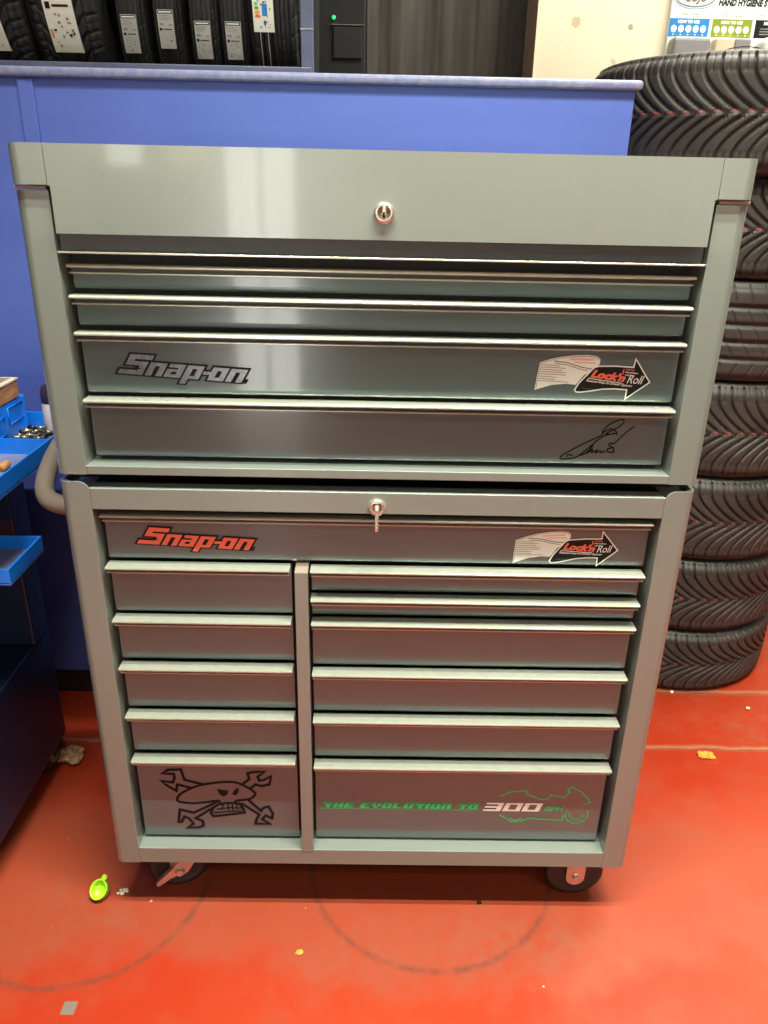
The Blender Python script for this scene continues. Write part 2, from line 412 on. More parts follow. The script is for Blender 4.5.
# ------------------------------------------------------------------ tool cabinets
TY = .027         # plane of the drawer faces
def pillar(mb, sgn, z0, z1, mat='paint', r=.016):
    xo, xi = .5175, .468
    pts = [(xo, .60), (xo, r)]
    for k in range(1, 9):
        a = PI / 2 * k / 8; pts.append((xo - r + r * math.cos(a), r - r * math.sin(a)))
    pts += [(xi, 0), (xi, .055), (xo - .016, .055), (xo - .016, .60)]
    pts = [(sgn * x, y) for x, y in pts]
    mb.prism(pts, 'z', z0, z1, mat)
HP = [(.0272, 0), (.004, 0), (.0012, -.0006), (0, -.0022), (0, -.0040), (.0010, -.0048), (.0030, -.0054), (.0272, -.0054)]
HL = [(.0280, -.0112), (.0080, -.0112), (.0062, -.0120), (.0062, -.0134), (.0080, -.0143), (.0280, -.0143)]
def handle(x0, x1, z, parent, dy=0.):
    mb = MB(); mb.prism([(y + (dy if y < .02 else 0), z + dz) for y, dz in HP], 'x', x0, x1, 'alu')
    mb.prism([(y + (dy if y < .02 else 0), z + dz) for y, dz in HL], 'x', x0 + .001, x1 - .001, 'alu')
    mb.box(x0 + .002, x1 - .002, .019, .0265, z - .0115, z - .0050, 'groove')
    return mb.build('handle_trim', parent)
def drawer(root, x0, x1, zh, zb, dy=0.):
    mb = MB()
    xl, xr = x0 + .0005, x1 + .0005
    # face sheet with a rolled lower edge
    prof = [(TY, zh - .0055), (TY, zb + .008), (TY + .0004, zb + .004), (TY + .002, zb + .001), (TY + .004, zb), (TY + .006, zb), (TY + .006, zh - .0055)]
    mb.prism(prof, 'x', xl, xr, 'drawer')
    mb.box(xl + .012, xr - .012, TY + .012, .50, zb + .004, zh - .012, 'darkmetal')
    d = mb.build('drawer', root)
    handle(x0, x1, zh, d, dy)
    return d

# --- lettering in a blocky slanted face
SN = {'S': ([(0, 7, 8.2, 9), (0, 4.2, 2.4, 9), (0, 4.2, 7.4, 6), (5, 0, 7.4, 6), (-1.2, 0, 7.4, 2)], 8.2),
      'n': ([(0, 0, 2.1, 6), (0, 4.5, 5.8, 6), (3.7, 0, 5.8, 6)], 6.4),
      'a': ([(.3, 4.5, 5.8, 6), (3.7, 0, 5.8, 6), (0, 0, 5.8, 1.3), (0, 0, 1.9, 3.6), (0, 2.6, 5.8, 3.6)], 6.4),
      'p': ([(0, -2.4, 2.1, 6), (0, 4.6, 5.8, 6), (3.7, 0, 5.8, 6), (0, 0, 5.8, 1.3)], 6.3),
      '-': ([(0, 2.4, 2.6, 3.8)], 2.6),
      'o': ([(0, 0, 2, 6), (3.6, 0, 5.6, 6), (0, 4.5, 5.6, 6), (0, 0, 5.6, 1.4)], 6.2)}
def snapon(parent, x, z, width, col, rot):
    rects = []; back = []; cx = 0
    for ch in 'Snap-on':
        rs, adv = SN[ch]
        rects.append([(a + cx, b_, c_ + cx, d) for a, b_, c_, d in rs]); cx += adv + (0 if ch in 'p-' else .15)
    k = width / (cx + 3.2)
    for g in rects: back += [(a - .85, b_ - .7, c_ + .75, d + .7) for a, b_, c_, d in g]
    back += [(cx - .5, -.4, cx + 1.2, 1.6)]
    cr, sr = math.cos(rot), math.sin(rot)
    def fn(u, v):
        uu, vv = (u + v * .42 + 1.2) * k, v * k * .80
        return (x + uu * cr - vv * sr, z + uu * sr + vv * cr)
    mb = MB()
    put_rects(mb, back, fn, TY - .0020, 'black_print', .0019)
    for g in rects: put_rects(mb, g, fn, TY - .0030, col, .0009)
    # spanner jaw notch in the S
    mb.flat([fn(4.2, 2.3), fn(6.4, 2.9), fn(4.2, 3.5), fn(2.6, 2.9)], TY - .0033, 'black_print')
    o = mb.build('brand_badge', parent); return o

def blend_outline(pts, d):
    c = Vector((sum(p[0] for p in pts) / len(pts), sum(p[1] for p in pts) / len(pts)))
    n = len(pts); out = []
    area = sum(pts[i][0] * pts[(i + 1) % n][1] - pts[(i + 1) % n][0] * pts[i][1] for i in range(n))
    sg = 1 if area > 0 else -1
    for i in range(n):
        a, b_, c_ = Vector(pts[i - 1]), Vector(pts[i]), Vector(pts[(i + 1) % n])
        d0 = (b_ - a).normalized(); d1 = (c_ - b_).normalized()
        n0 = Vector((-d0.y, d0.x)) * sg; n1 = Vector((-d1.y, d1.x)) * sg
        q = (n0 + n1); q = q.normalized() / max(.45, q.normalized().dot(n0))
        out.append(tuple(b_ + q * d))
    return out
FLAG = [(.242, 1.1099), (.2440, 1.130), (.2469, 1.1532), (.2640, 1.1590), (.2827, 1.1632), (.302, 1.1655), (.322, 1.166), (.335, 1.1642), (.3400, 1.1600), (.3402, 1.154), (.3360, 1.1440), (.318, 1.1350), (.306, 1.1190), (.290, 1.1205), (.268, 1.1180)]
ARROW = [(.3314, 1.1477), (.3382, 1.1501), (.365, 1.1508), (.3924, 1.1494), (.3945, 1.1637), (.4232, 1.125), (.3857, 1.0959), (.3863, 1.1118), (.368, 1.1128), (.3489, 1.112), (.330, 1.1085), (.315, 1.1064), (.3075, 1.1068), (.3037, 1.1105), (.3101, 1.1229)]
def sticker(parent, dx, dz, rot=0.):
    mb = MB(); px, pz = .33, 1.13
    def T(q):
        a, c_ = q[0] - px, q[1] - pz
        return (px + dx + a * math.cos(rot) - c_ * math.sin(rot), pz + dz + a * math.sin(rot) + c_ * math.cos(rot))
    y = TY - .0006
    mb.flat([T(q) for q in FLAG], y, 'white')
    mb.ribbon([T(q) for q in blend_outline(FLAG, .0018)[:9]], .0008, y - .0002, 'grey_print')
    # small print on the pale flag
    rnd = random.Random(3)
    mb.flat([T(q) for q in [(.292, 1.1600), (.331, 1.1600), (.331, 1.1575), (.292, 1.1575)]], y - .0003, 'pink_print')
    mb.flat([T(q) for q in [(.300, 1.1556), (.333, 1.1548), (.333, 1.1528), (.300, 1.1536)]], y - .0003, 'pink_print')
    mb.ribbon([T(q) for q in [(.268, 1.1560), (.290, 1.1535), (.312, 1.1470), (.330, 1.1440)]], .0016, y - .0003, 'grey_print')
    mb.ribbon([T(q) for q in [(.270, 1.1525), (.290, 1.1500), (.310, 1.1440), (.322, 1.1415)]], .0012, y - .0003, 'grey_print')
    for k in range(8):
        z0 = 1.1500 - k * .0036; x1 = .2485 + rnd.uniform(.024, .05)
        mb.ribbon([T(q) for q in [(.2492 - k * .0004, z0), ((.249 + x1) / 2, z0 - .0006), (x1, z0 - .0018)]], .0010, y - .0003, 'grey_print')
    # arrow: white rim and black field
    mb.flat([T(q) for q in ARROW], y - .0004, 'white')
    mb.flat([T(q) for q in blend_outline(ARROW, .0021)], y - .0007, 'black_print')
    yy = y - .0010; r0 = -.155 + rot
    x, z = T((.3270, 1.1325)); text_mesh(mb, "Lock'n", x, z, .0112, yy, 'red_print', .35, .0560, .0009, r0 + .03)
    x, z = T((.3855, 1.1235)); text_mesh(mb, "Roll", x, z, .0135, yy, 'white', .35, .0265, .0001, r0 + .10)
    mb.ribbon([T(q) for q in [(.3240, 1.1302), (.352, 1.1264), (.3780, 1.1230)]], .0012, yy, 'white')
    x, z = T((.3215, 1.1250)); text_mesh(mb, "Patented Snap-on Drawer Opening", x, z, .0036, yy, 'white', .3, .074, .0001, r0 + .05)
    x, z = T((.3160, 1.1140)); text_mesh(mb, "Patents Pending", x, z, .0014, yy, 'grey_print', .2, .022, 0, r0 + .04)
    for k in range(3):
        x, z = T((.3815, 1.1440 - k * .0042)); text_mesh(mb, ("WARNING:", "Read and follow", "instructions")[k], x, z, .0024, yy, ('red_print', 'white', 'white')[k], 0, (.014, .020, .015)[k], .0001, r0 + .05)
    mb.flat([T(q) for q in [(.3790, 1.1465), (.3765, 1.1425), (.3785, 1.1365), (.3795, 1.1400)]], yy, 'red_print')
    mb.decal = True
    return mb.build('arrow_sticker', parent)

# ---------------- upper tool chest
chest = thing('tool_chest', 'grey five-drawer-look top tool chest with long lid, resting on the wider drawer cabinet', 'tool chest', (0, .25, .9525))
chest['label'] = 'upper grey metal tool chest with a lidded top, silver logo badge and marker signature'
ZT = 1.445
body = MB()
for s in (-1, 1): pillar(body, s, .9646, 1.3850)
body.box(-.468, .468, 0, .055, .9646, .9795, 'paint', .0012)          # bottom rail
body.box(-.49, .49, .585, .600, .9646, 1.392, 'paint')                # back
body.box(-.49, .49, .052, .060, .9795, 1.386, 'dark')                 # dark inside behind the drawers
body.box(-.495, .495, .06, .585, .9646, .9700, 'paint')
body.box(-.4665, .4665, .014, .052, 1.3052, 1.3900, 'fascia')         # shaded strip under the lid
body.box(-.4665, .4665, -.0020, .052, 1.3022, 1.3052, 'alu', .0008)    # thin bright lip
body.box(-.44, .44, .05, .56, .9525, .9650, 'dark')                   # recessed base
body.build('chest_body', chest, bevel=.0009)
lid = MB()
r = .016
def capshape(sgn, x_in):
    xo = .5170; pts = [(xo, .60), (xo, r - .007)]
    for k in range(1, 9):
        a = PI / 2 * k / 8; pts.append((xo - r + r * math.cos(a), -.007 + r - r * math.sin(a)))
    pts += [(x_in, -.007), (x_in, .60)]
    return [(sgn * x, y) for x, y in pts]
for s in (-1, 1): lid.prism(capshape(s, .4660), 'z', 1.3925, ZT, 'paint')
lid.prism([(-.465, ZT), (.465, ZT), (.465, 1.3915), (.4617, 1.3915), (.4617, 1.3292), (-.4617, 1.3292), (-.4617, 1.3915), (-.465, 1.3915)], 'y', -.0075, .008, 'paint')
lid.box(-.465, .465, .008, .6, 1.4405, ZT, 'paint')
lid.box(-.50, .50, .012, .59, 1.3880, 1.440, 'grip')
lid.build('lid', chest, bevel=.0014)
# silver edge trims where the corner caps end
for s in (-1, 1):
    MB().box(min(s * .4705, s * .515), max(s * .4705, s * .515), -.0015, .05, 1.3862, 1.3915, 'grip', .001).build('corner_seam', chest)

def lockset(root, x, z, key):
    mb = MB(); mt_ = Matrix.Translation((x, -.0075 if key == 'blank' else 0, z)) @ Matrix.Rotation(PI / 2, 4, 'X')
    mb.lathe([(.0145, -.001), (.0148, .003), (.0135, .0062), (.0105, .0075), (.0088, .0068), (.0080, .004), (.0001, .004)], 'chrome', mt_, 48)
    l = mb.build('lock', root)
    k = MB()
    if key == 'blank':
        k.box(x - .0028, x + .0028, -.0275, -.0125, z + .001, z + .0105, 'chrome', .0008)
        k.box(x - .0012, x + .0012, -.0135, -.011, z - .007, z + .001, 'black_print')
    else:
        k.box(x - .0030, x + .0030, -.030, -.004, z - .002, z + .006, 'chrome', .0010)
        k.prism([(-.016, z + .001), (-.030, z + .001), (-.032, z - .026), (-.029, z - .032), (-.024, z - .030), (-.022, z - .024)], 'x', x - .0026, x + .0026, 'chrome')
    k.build('key', l)
lockset(chest, .0003, 1.3655, 'blank')

rows = [1.2870, 1.2438, 1.1900, 1.0870]; bots = [1.2502, 1.1962, 1.0922, .9872]
ds = [drawer(chest, -.4595, .4605, zh, zb, .007 if i == 0 else 0) for i, (zh, zb) in enumerate(zip(rows, bots))]
snapon(ds[2], -.409, 1.1245, .2035, 'silver_print', -.062)
sticker(ds[2], 0, 0)
SIG = [[(0.382, 1.0382), (0.3798, 1.0447), (0.3705, 1.0485), (0.3611, 1.0431), (0.3591, 1.0391), (0.3595, 1.0457), (0.3671, 1.0549), (0.3811, 1.063), (0.3885, 1.0639), (0.3904, 1.0593), (0.3827, 1.0513), (0.3687, 1.0432), (0.3643, 1.0379), (0.3766, 1.0408), (0.3804, 1.0408)], [(0.4089, 1.0531), (0.3987, 1.0451), (0.3856, 1.0304), (0.3789, 1.0237), (0.3737, 1.0249), (0.3717, 1.0209), (0.3773, 1.017), (0.37, 1.0142), (0.3733, 1.009), (0.3807, 1.0104), (0.3791, 1.0184), (0.3816, 1.0078)], [(0.3593, 1.0378), (0.3426, 1.0296), (0.3165, 1.0146), (0.2975, 1.0022), (0.2956, 0.9968), (0.3033, 0.9964), (0.3208, 0.9999), (0.337, 1.0136), (0.3527, 1.0298), (0.369, 1.0406)], [(0.3154, 1.0025), (0.3076, 1.0037), (0.3055, 0.9997)], [(0.3268, 1.0027), (0.3376, 1.0083), (0.3463, 1.0204), (0.3378, 1.007), (0.3459, 1.0138), (0.3453, 1.0079), (0.3537, 1.0126), (0.3517, 1.008), (0.359, 1.0108), (0.3606, 1.0082), (0.3679, 1.011)]]
mb = MB()
def smooth_line(q, n=5):
    out = []; Q = [Vector(v) for v in q]
    for i in range(len(Q) - 1):
        p0 = Q[max(i - 1, 0)]; p1 = Q[i]; p2 = Q[i + 1]; p3 = Q[min(i + 2, len(Q) - 1)]
        for k in range(n):
            t = k / n
            out.append(tuple(.5 * ((2 * p1) + (p2 - p0) * t + (2 * p0 - 5 * p1 + 4 * p2 - p3) * t * t + (3 * p1 - p0 - 3 * p2 + p3) * t ** 3)))
    return out + [tuple(Q[-1])]
for i, q in enumerate(SIG): mb.ribbon(smooth_line(q), .0022, TY - .0005 - i * .0001, 'marker')
mb.decal = True; mb.build('signature', ds[3])

# ---------------- lower roll cabinet
cab = thing('roller_cabinet', 'lower grey roller cabinet with twelve drawers, skull drawing and green lettering, on casters', 'tool cabinet', (0, .25, 0))
body = MB()
for s in (-1, 1):
    pillar(body, s, .1298, .9400)
    # raised corner flap with a curved shoulder
    xo = .5175; r = .016; pts = [(xo, .60), (xo, r)]
    for k in range(1, 9):
        a = PI / 2 * k / 8; pts.append((xo - r + r * math.cos(a), r - r * math.sin(a)))
    pts += [(.4965, 0), (.4965, .003), (xo - .005, r), (xo - .005, .60)]
    body.prism([(s * x, y) for x, y in pts], 'z', .9400, .9520, 'paint')
    fl = [(.4965, .9400), (.4965, .9520), (.4850, .9520), (.4795, .9508), (.4745, .9478), (.4710, .9440), (.4690, .9400)]
    body.prism([(s * x, z) for x, z in fl], 'y', 0, .003, 'paint')
body.box(-.468, .468, 0, .030, .9040, .9412, 'paint', .0012)
body.box(-.495, .495, .03, .585, .9300, .9340, 'dark')
body.box(-.495, .495, .585, .60, .1298, .9500, 'paint')
body.box(-.468, .468, 0, .055, .1298, .1690, 'paint', .0012)
body.box(-.495, .495, .055, .585, .1298, .1400, 'dark')
body.box(-.49, .49, .052, .060, .169, .905, 'dark')
body.build('cabinet_body', cab, bevel=.0009)
post = MB()
post.box(-.1405, -.1175, -.001, .050, .1640, .7930, 'paint', .0012)
post.prism([(-.001, .7935), (.045, .7990), (.052, .7990), (.052, .7930), (-.001, .7930)], 'x', -.1400, -.1180, 'grip')
post.build('centre_post', cab)
lockset(cab, -.0022, .9170, 'turned')
top = drawer(cab, -.4605, .4595, .8905, .8020, .007)
snapon(top, -.409, .8325, .2010, 'red_print', -.052)
sticker(top, -.0100, -.2910 - .0075, .068)
L = [.7975, .6935, .5943, .4881, .3850]; LB = [.6975, .5983, .4921, .3890, .1730]
R = [.7965, .7405, .6925, .5870, .4840, .3765]; RB = [.7445, .6965, .5910, .4880, .3805, .1730]
dl = [drawer(cab, -.4605, -.1490, a, b_) for a, b_ in zip(L, LB)]
dr = [drawer(cab, -.1140, .4570, a, b_) for a, b_ in zip(R, RB)]
SKULL = [[(-0.3884, 0.271), (-0.382, 0.2828), (-0.3573, 0.2993), (-0.3315, 0.3089), (-0.2954, 0.315), (-0.2703, 0.3145), (-0.2494, 0.3034), (-0.2339, 0.2898), (-0.2361, 0.2805), (-0.2473, 0.2724), (-0.2729, 0.2683)], [(-0.3884, 0.271), (-0.3853, 0.2641), (-0.3567, 0.2603), (-0.3237, 0.2651), (-0.3073, 0.2677), (-0.3041, 0.2607)], [(-0.2729, 0.2683), (-0.275, 0.2626)], [(-0.3079, 0.2583), (-0.2877, 0.2624), (-0.266, 0.2613), (-0.2593, 0.2497), (-0.2563, 0.2379), (-0.2858, 0.2327), (-0.319, 0.2274), (-0.324, 0.2344), (-0.3194, 0.2487), (-0.3079, 0.2583)], [(-0.3123, 0.2455), (-0.2884, 0.2502), (-0.2622, 0.2496)], [(-0.2981, 0.2585), (-0.3015, 0.2443)], [(-0.2888, 0.261), (-0.288, 0.2445)], [(-0.2805, 0.2611), (-0.2796, 0.2446)], [(-0.2715, 0.2598), (-0.2704, 0.2471)], [(-0.3183, 0.2369), (-0.2889, 0.2407), (-0.2615, 0.2426)], [(-0.3351, 0.3089), (-0.37, 0.3197), (-0.3727, 0.331), (-0.3751, 0.3453), (-0.4, 0.344), (-0.4132, 0.3348), (-0.3902, 0.3338), (-0.3893, 0.3239), (-0.3938, 0.3125), (-0.4167, 0.3166), (-0.4036, 0.3031), (-0.3884, 0.2919), (-0.3853, 0.308), (-0.3556, 0.2984)], [(-0.2599, 0.3078), (-0.243, 0.324), (-0.246, 0.3376), (-0.2333, 0.3414), (-0.2119, 0.3426), (-0.2267, 0.3298), (-0.2236, 0.3198), (-0.2145, 0.3222), (-0.1999, 0.3316), (-0.2042, 0.311), (-0.2206, 0.3061), (-0.2311, 0.3106), (-0.2442, 0.2989)], [(-0.3092, 0.2653), (-0.3585, 0.2363), (-0.3727, 0.2408), (-0.3852, 0.2443), (-0.3904, 0.2119), (-0.3842, 0.212), (-0.3775, 0.2264), (-0.3687, 0.2218), (-0.3607, 0.2075), (-0.3744, 0.1962), (-0.3503, 0.1981), (-0.3408, 0.203), (-0.3418, 0.2151), (-0.3559, 0.222), (-0.3174, 0.2511)], [(-0.2623, 0.2628), (-0.2272, 0.2336), (-0.2333, 0.2216), (-0.2356, 0.2096), (-0.2062, 0.2091), (-0.2223, 0.2218), (-0.2145, 0.2314), (-0.202, 0.2245), (-0.1997, 0.2364), (-0.2081, 0.2552), (-0.2193, 0.2503), (-0.2232, 0.2432), (-0.2474, 0.271)]]
EYES = [[(-0.3078, 0.2987), (-0.2983, 0.2957), (-0.2859, 0.2936), (-0.2882, 0.2843), (-0.2975, 0.279), (-0.3043, 0.2863)], [(-0.2791, 0.2858), (-0.2743, 0.2952), (-0.2656, 0.3027), (-0.2651, 0.2916), (-0.2721, 0.2822)]]
mb = MB()
for i, q in enumerate(SKULL):
    thin = 4 <= i <= 9
    mb.ribbon(smooth_line(q, 3) if i < 3 else q, .0032 if thin else .0056, TY - .0004 - i * .00005, 'skull_ink')
for e in EYES: mb.flat(e, TY - .0013, 'skull_ink')
mb.decal = True; mb.build('skull_and_spanners_drawing', dl[4])
# green speed-record graphic
G5 = {'T': '11111 11111 00110 00110 00110', 'H': '11011 11011 11111 11011 11011', 'E': '11111 11000 11110 11000 11111', 'V': '11011 11011 11011 01110 00100',
      'O': '11111 11011 11011 11011 11111', 'L': '11000 11000 11000 11000 11111', 'U': '11011 11011 11011 11011 11111', 'I': '11 11 11 11 11', 'N': '11111 11011 11011 11011 11011', ' ': '00 00 00 00 00',
      'M': '11111 10101 10101 10101 10101', 'P': '11111 10001 11111 10000 10000', 'h': '10001 10001 11111 10001 10001',
      '3': '1111111 0000011 1111111 0000011 1111111', '0': '1111111 1100011 1100011 1100011 1111111'}
def block(mb, text, x0, x1, z0, z1, slant, mat, y):
    w = sum(len(G5[c_].split()[0]) + .8 for c_ in text) - .8; k = (x1 - x0) / w; h = (z1 - z0) / 5; cx = 0
    rects = []
    for c_ in text:
        rws = G5[c_].split()
        for j, rw in enumerate(rws):
            for i, bit in enumerate(rw):
                if bit == '1': rects.append((round(cx + i, 3), 4 - j, round(cx + i + 1, 3), 5 - j))
        cx += len(rws[0]) + .8
    for a, b_, c2, d in rects:
        f = lambda u, v: (x0 + u * k + v * h * slant, z0 + v * h)
        mb.flat([f(a, b_), f(c2, b_), f(c2, d), f(a, d)], y, mat)
mb = MB()
block(mb, 'THE EVOLUTION TO', -.1013, .2080, .2545, .2670, .35, 'green_print', TY - .0008)
block(mb, '300', .2205, .3330, .2505, .2720, .35, 'white', TY - .0010)
block(mb, 'MPh', .3440, .3790, .2515, .2640, .3, 'green_print', TY - .0008)
mb.ribbon([(-.1040, .2692), (.2150, .2700)], .0013, TY - .0006, 'green_line'); mb.ribbon([(-.1050, .2520), (.2120, .2522)], .0013, TY - .0006, 'green_line')
BIKE = [[(0.2528, 0.2883), (0.2732, 0.3), (0.3059, 0.3031), (0.3048, 0.2941), (0.3372, 0.2811), (0.3505, 0.2839), (0.3535, 0.2929), (0.3834, 0.2869), (0.3861, 0.2969), (0.3917, 0.2995), (0.385, 0.3068), (0.394, 0.3134), (0.4127, 0.3023), (0.4284, 0.2851), (0.4336, 0.2752), (0.4189, 0.2674)], [(0.386, 0.2276), (0.3145, 0.2316), (0.2993, 0.2246), (0.2797, 0.2228), (0.2628, 0.2359), (0.2546, 0.2393)], [(0.275, 0.2309), (0.2872, 0.227), (0.3026, 0.2314)], [(0.3845, 0.2414), (0.3821, 0.2275)]]
for q in BIKE: mb.ribbon(q, .0028, TY - .0005, 'green_line')
for rr, ww in ((.0225, .0022), (.0150, .0014), (.0115, .0010)):
    mb.ribbon([(.410 + rr * math.cos(a), .2440 + rr * math.sin(a)) for a in [math.radians(d) for d in range(-200 if rr < .02 else -215, 30 if rr > .02 else 10, 12)]], ww, TY - .0005, 'green_line')
mb.decal = True; mb.build('speed_record_lettering', dr[5])

# side push handle
def cat3(P_, n=8):
    Q = [Vector(v) for v in P_]; out = []
    for i in range(len(Q) - 1):
        p0 = Q[max(i - 1, 0)]; p1 = Q[i]; p2 = Q[i + 1]; p3 = Q[min(i + 2, len(Q) - 1)]
        for k in range(n):
            t = k / n; out.append(.5 * ((2 * p1) + (p2 - p0) * t + (2 * p0 - 5 * p1 + 4 * p2 - p3) * t * t + (3 * p1 - p0 - 3 * p2 + p3) * t ** 3))
    return out + [Q[-1]]
MB().tube(cat3([(-.512, .130, .852), (-.570, .132, .855), (-.606, .150, .862), (-.626, .195, .876), (-.634, .26, .899), (-.634, .34, .922), (-.622, .40, .933), (-.57, .43, .936), (-.512, .44, .936)]), .0172, 'grip', 20).build('push_handle', cab)

# casters
def caster(x, y, ang, brake):
    Rz = Matrix.Translation((x, y, 0)) @ Matrix.Rotation(ang, 4, 'Z')
    f = MB()
    bm = bmesh.new(); bmesh.ops.create_cube(bm, size=1, matrix=Matrix.Translation((0, 0, .1265)) @ Matrix.Diagonal((.095, .085, .006, 1))); f.bm(bm, 'zinc', mtx=Rz)
    f.lathe([(.001, .124), (.030, .124), (.033, .119), (.028, .113), (.001, .113)], 'zinc', Rz, 24)
    for s in (-1, 1):    # fork cheeks, rounded at the axle
        pts = [(-.020, .116), (.020, .116), (.0195, .062)] + [(.0195 * math.cos(a), .058 + .0195 * math.sin(a) * 1.0) for a in [-PI * k / 10 for k in range(1, 10)]] + [(-.0195, .062)]
        yv = s * .024; a_, b_ = yv - .0018, yv + .0018
        n = len(pts); vs = [Rz @ Vector((p_[0], a_, p_[1])) for p_ in pts] + [Rz @ Vector((p_[0], b_, p_[1])) for p_ in pts]
        f.add(vs, [(i, (i + 1) % n, (i + 1) % n + n, i + n) for i in range(n)] + [tuple(range(n)), tuple(reversed(range(n, 2 * n)))], 'zinc')
        f.lathe([(.0005, .006), (.005, .006), (.007, .003), (.007, 0), (.0005, 0)], 'chrome', Rz @ Matrix.Translation((0, s * .0255, .061)) @ Matrix.Rotation(-s * PI / 2, 4, 'X'), 6, False)
    o = f.build('caster', cab)
    w = MB()
    w.lathe([(.012, -.018), (.028, -.017), (.046, -.017), (.049, -.019), (.056, -.0185), (.061, -.014), (.0625, -.006), (.0630, 0), (.0625, .006), (.061, .014), (.056, .0185), (.049, .019), (.046, .017), (.028, .017), (.012, .018)], 'rubber_black', Rz @ Matrix.Translation((0, 0, .063)) @ Matrix.Rotation(PI / 2, 4, 'X'), 48)
    w.build('wheel', o)
    if brake:
        k = MB()
        pl0 = [(-.078, .018), (-.084, .024), (-.080, .032), (-.035, .066), (-.020, .082), (.006, .090), (.020, .098), (.045, .112), (.056, .108), (.054, .096), (.030, .082), (.022, .068), (.008, .050), (-.012, .046), (-.040, .038)]
        pl = [(.034 + (q[0] - .034) * .72, .098 + (q[1] - .098) * .84) for q in pl0]; a_, b_ = -.0385, -.0280; n = len(pl)
        vs = [Rz @ Vector((q[0], a_, q[1])) for q in pl] + [Rz @ Vector((q[0], b_, q[1])) for q in pl]
        k.add(vs, [(i, (i + 1) % n, (i + 1) % n + n, i + n) for i in range(n)] + [tuple(range(n)), tuple(reversed(range(n, 2 * n)))], 'zinc')
        k.lathe([(.0005, .010), (.008, .010), (.011, .005), (.011, 0), (.0005, 0)], 'chrome', Rz @ Matrix.Translation((0, -.0375, .066)) @ Matrix.Rotation(PI / 2, 4, 'X'), 6, False)
        k.build('brake_lever', o)
    return o
caster(-.412, .076, math.radians(14), True)
caster(.432, .064, 0, False)
caster(-.41, .50, math.radians(80), False)
caster(.41, .50, math.radians(80), False)

# ------------------------------------------------------------------ tyres
def tyre_mesh(name, style, R=.335, hw=.1215, tread=.109, U=1280, mats=('tyre', 'redline'), N_=64):
    nv = 57
    vs_ = np.linspace(-1, 1, nv)
    u = np.arange(U) / U
    uu, vv = np.meshgrid(u, vs_, indexing='ij')
    av = np.abs(vv)
    prof_r = R - .004 * vv ** 2 - .012 * np.clip((av - .84) / .16, 0, 1) ** 2
    def groove(d, w):   # d distance to groove centre, w half width
        return np.clip(2.2 - 2.2 * d / w * .75, 0, 1)
    g = np.zeros_like(uu)
    cell = 2 * PI * R / N_
    def dist_to(ph, slope):
        fr = (ph + .5) % 1 - .5
        return np.abs(fr) * cell / np.sqrt(1 + slope ** 2)
    if style == 'vee':
        k = np.clip((.80 - av) / .80, 0, 1); A = 2.6
        s = A * k ** 1.7; ds = A * 1.7 * k ** .7 / .80 * cell / tread
        off = np.where(vv > 0, 0, .5)
        ph = uu * N_ - s + off
        wid = np.where(av > .70, .0025, .0022 + .0010 * (1 - av))
        gg = groove(dist_to(ph, ds), wid) * np.clip((av - .025) / .03, 0, 1)
        g = np.maximum(g, gg)
        ph2 = uu * N_ - s + off + .5      # thin sipes between blocks near the shoulder
        g = np.maximum(g, .35 * groove(dist_to(ph2, ds), .0010) * (av > .74))
        g = np.maximum(g, .55 * groove(np.abs(av - .70) * tread, .0013))
        g = np.maximum(g, .45 * groove(av * tread, .0018))
    else:
        for c_ in (-.56, -.19, .19, .56):
            g = np.maximum(g, groove(np.abs(vv - c_) * tread, .0052))
        ph = uu * N_ + np.where(vv > .56, vv * .8, np.where(vv < -.56, -vv * 1.2, vv * 1.5)) 
        g = np.maximum(g, .4 * groove(dist_to(ph, .7), .0014) * ((av > .66) | (av < .5)))
        g = np.maximum(g, .12 * groove(np.abs(av - .38) * tread, .0015))
    rr = prof_r - .0090 * g
    z = vv * tread
    side = [(R - .0165, tread + (hw - tread) * .35), (R - .026, tread + (hw - tread) * .72), (R - .042, hw - .0008), (R - .060, hw), (R - .066, hw - .0016), (R - .070, hw), (R - .095, hw - .003), (R - .110, hw - .012), (R - .118, hw - .020)]
    inner = [(R - .108, hw - .026), (R - .06, hw - .012), (R - .022, tread - .010)]
    top = side + inner
    bot = [(a, -b_) for a, b_ in reversed(top)]
    rr = np.concatenate([np.tile([a for a, _ in bot], (U, 1)), rr, np.tile([a for a, _ in top], (U, 1))], axis=1)
    z = np.concatenate([np.tile([b_ for _, b_ in bot], (U, 1)), z, np.tile([b_ for _, b_ in top], (U, 1))], axis=1)
    n = rr.shape[1]; nb = len(bot)
    ang = (u * 2 * PI)[:, None]
    co = np.stack([rr * np.cos(ang), rr * np.sin(ang), z], -1).reshape(-1, 3)
    i = np.arange(U)[:, None]; j = np.arange(n)[None, :]
    i2 = (i + 1) % U; j2 = (j + 1) % n
    quads = np.stack([i * n + j, i2 * n + j, i2 * n + j2, i * n + j2], -1).reshape(-1, 4)
    me = bpy.data.meshes.new(name)
    me.vertices.add(len(co)); me.vertices.foreach_set('co', co.ravel())
    me.loops.add(quads.size); me.loops.foreach_set('vertex_index', quads.ravel())
    me.polygons.add(len(quads)); me.polygons.foreach_set('loop_start', np.arange(len(quads)) * 4)
    mi = np.zeros((U, n), int)
    if style == 'vee':
        jc = nb + nv // 2
        frac = (np.arange(U) / U * N_) % 1
        mi[frac < .5, jc] = 1
    me.polygons.foreach_set('material_index', mi.ravel())
    me.polygons.foreach_set('use_smooth', np.ones(len(quads), bool))
    for mt_ in mats: me.materials.append(M[mt_])
    me.update(calc_edges=True); me.validate()
    return me
VEE = tyre_mesh('vee_tread_tyre', 'vee'); RIB = tyre_mesh('rib_tread_tyre', 'rib', N_=52)
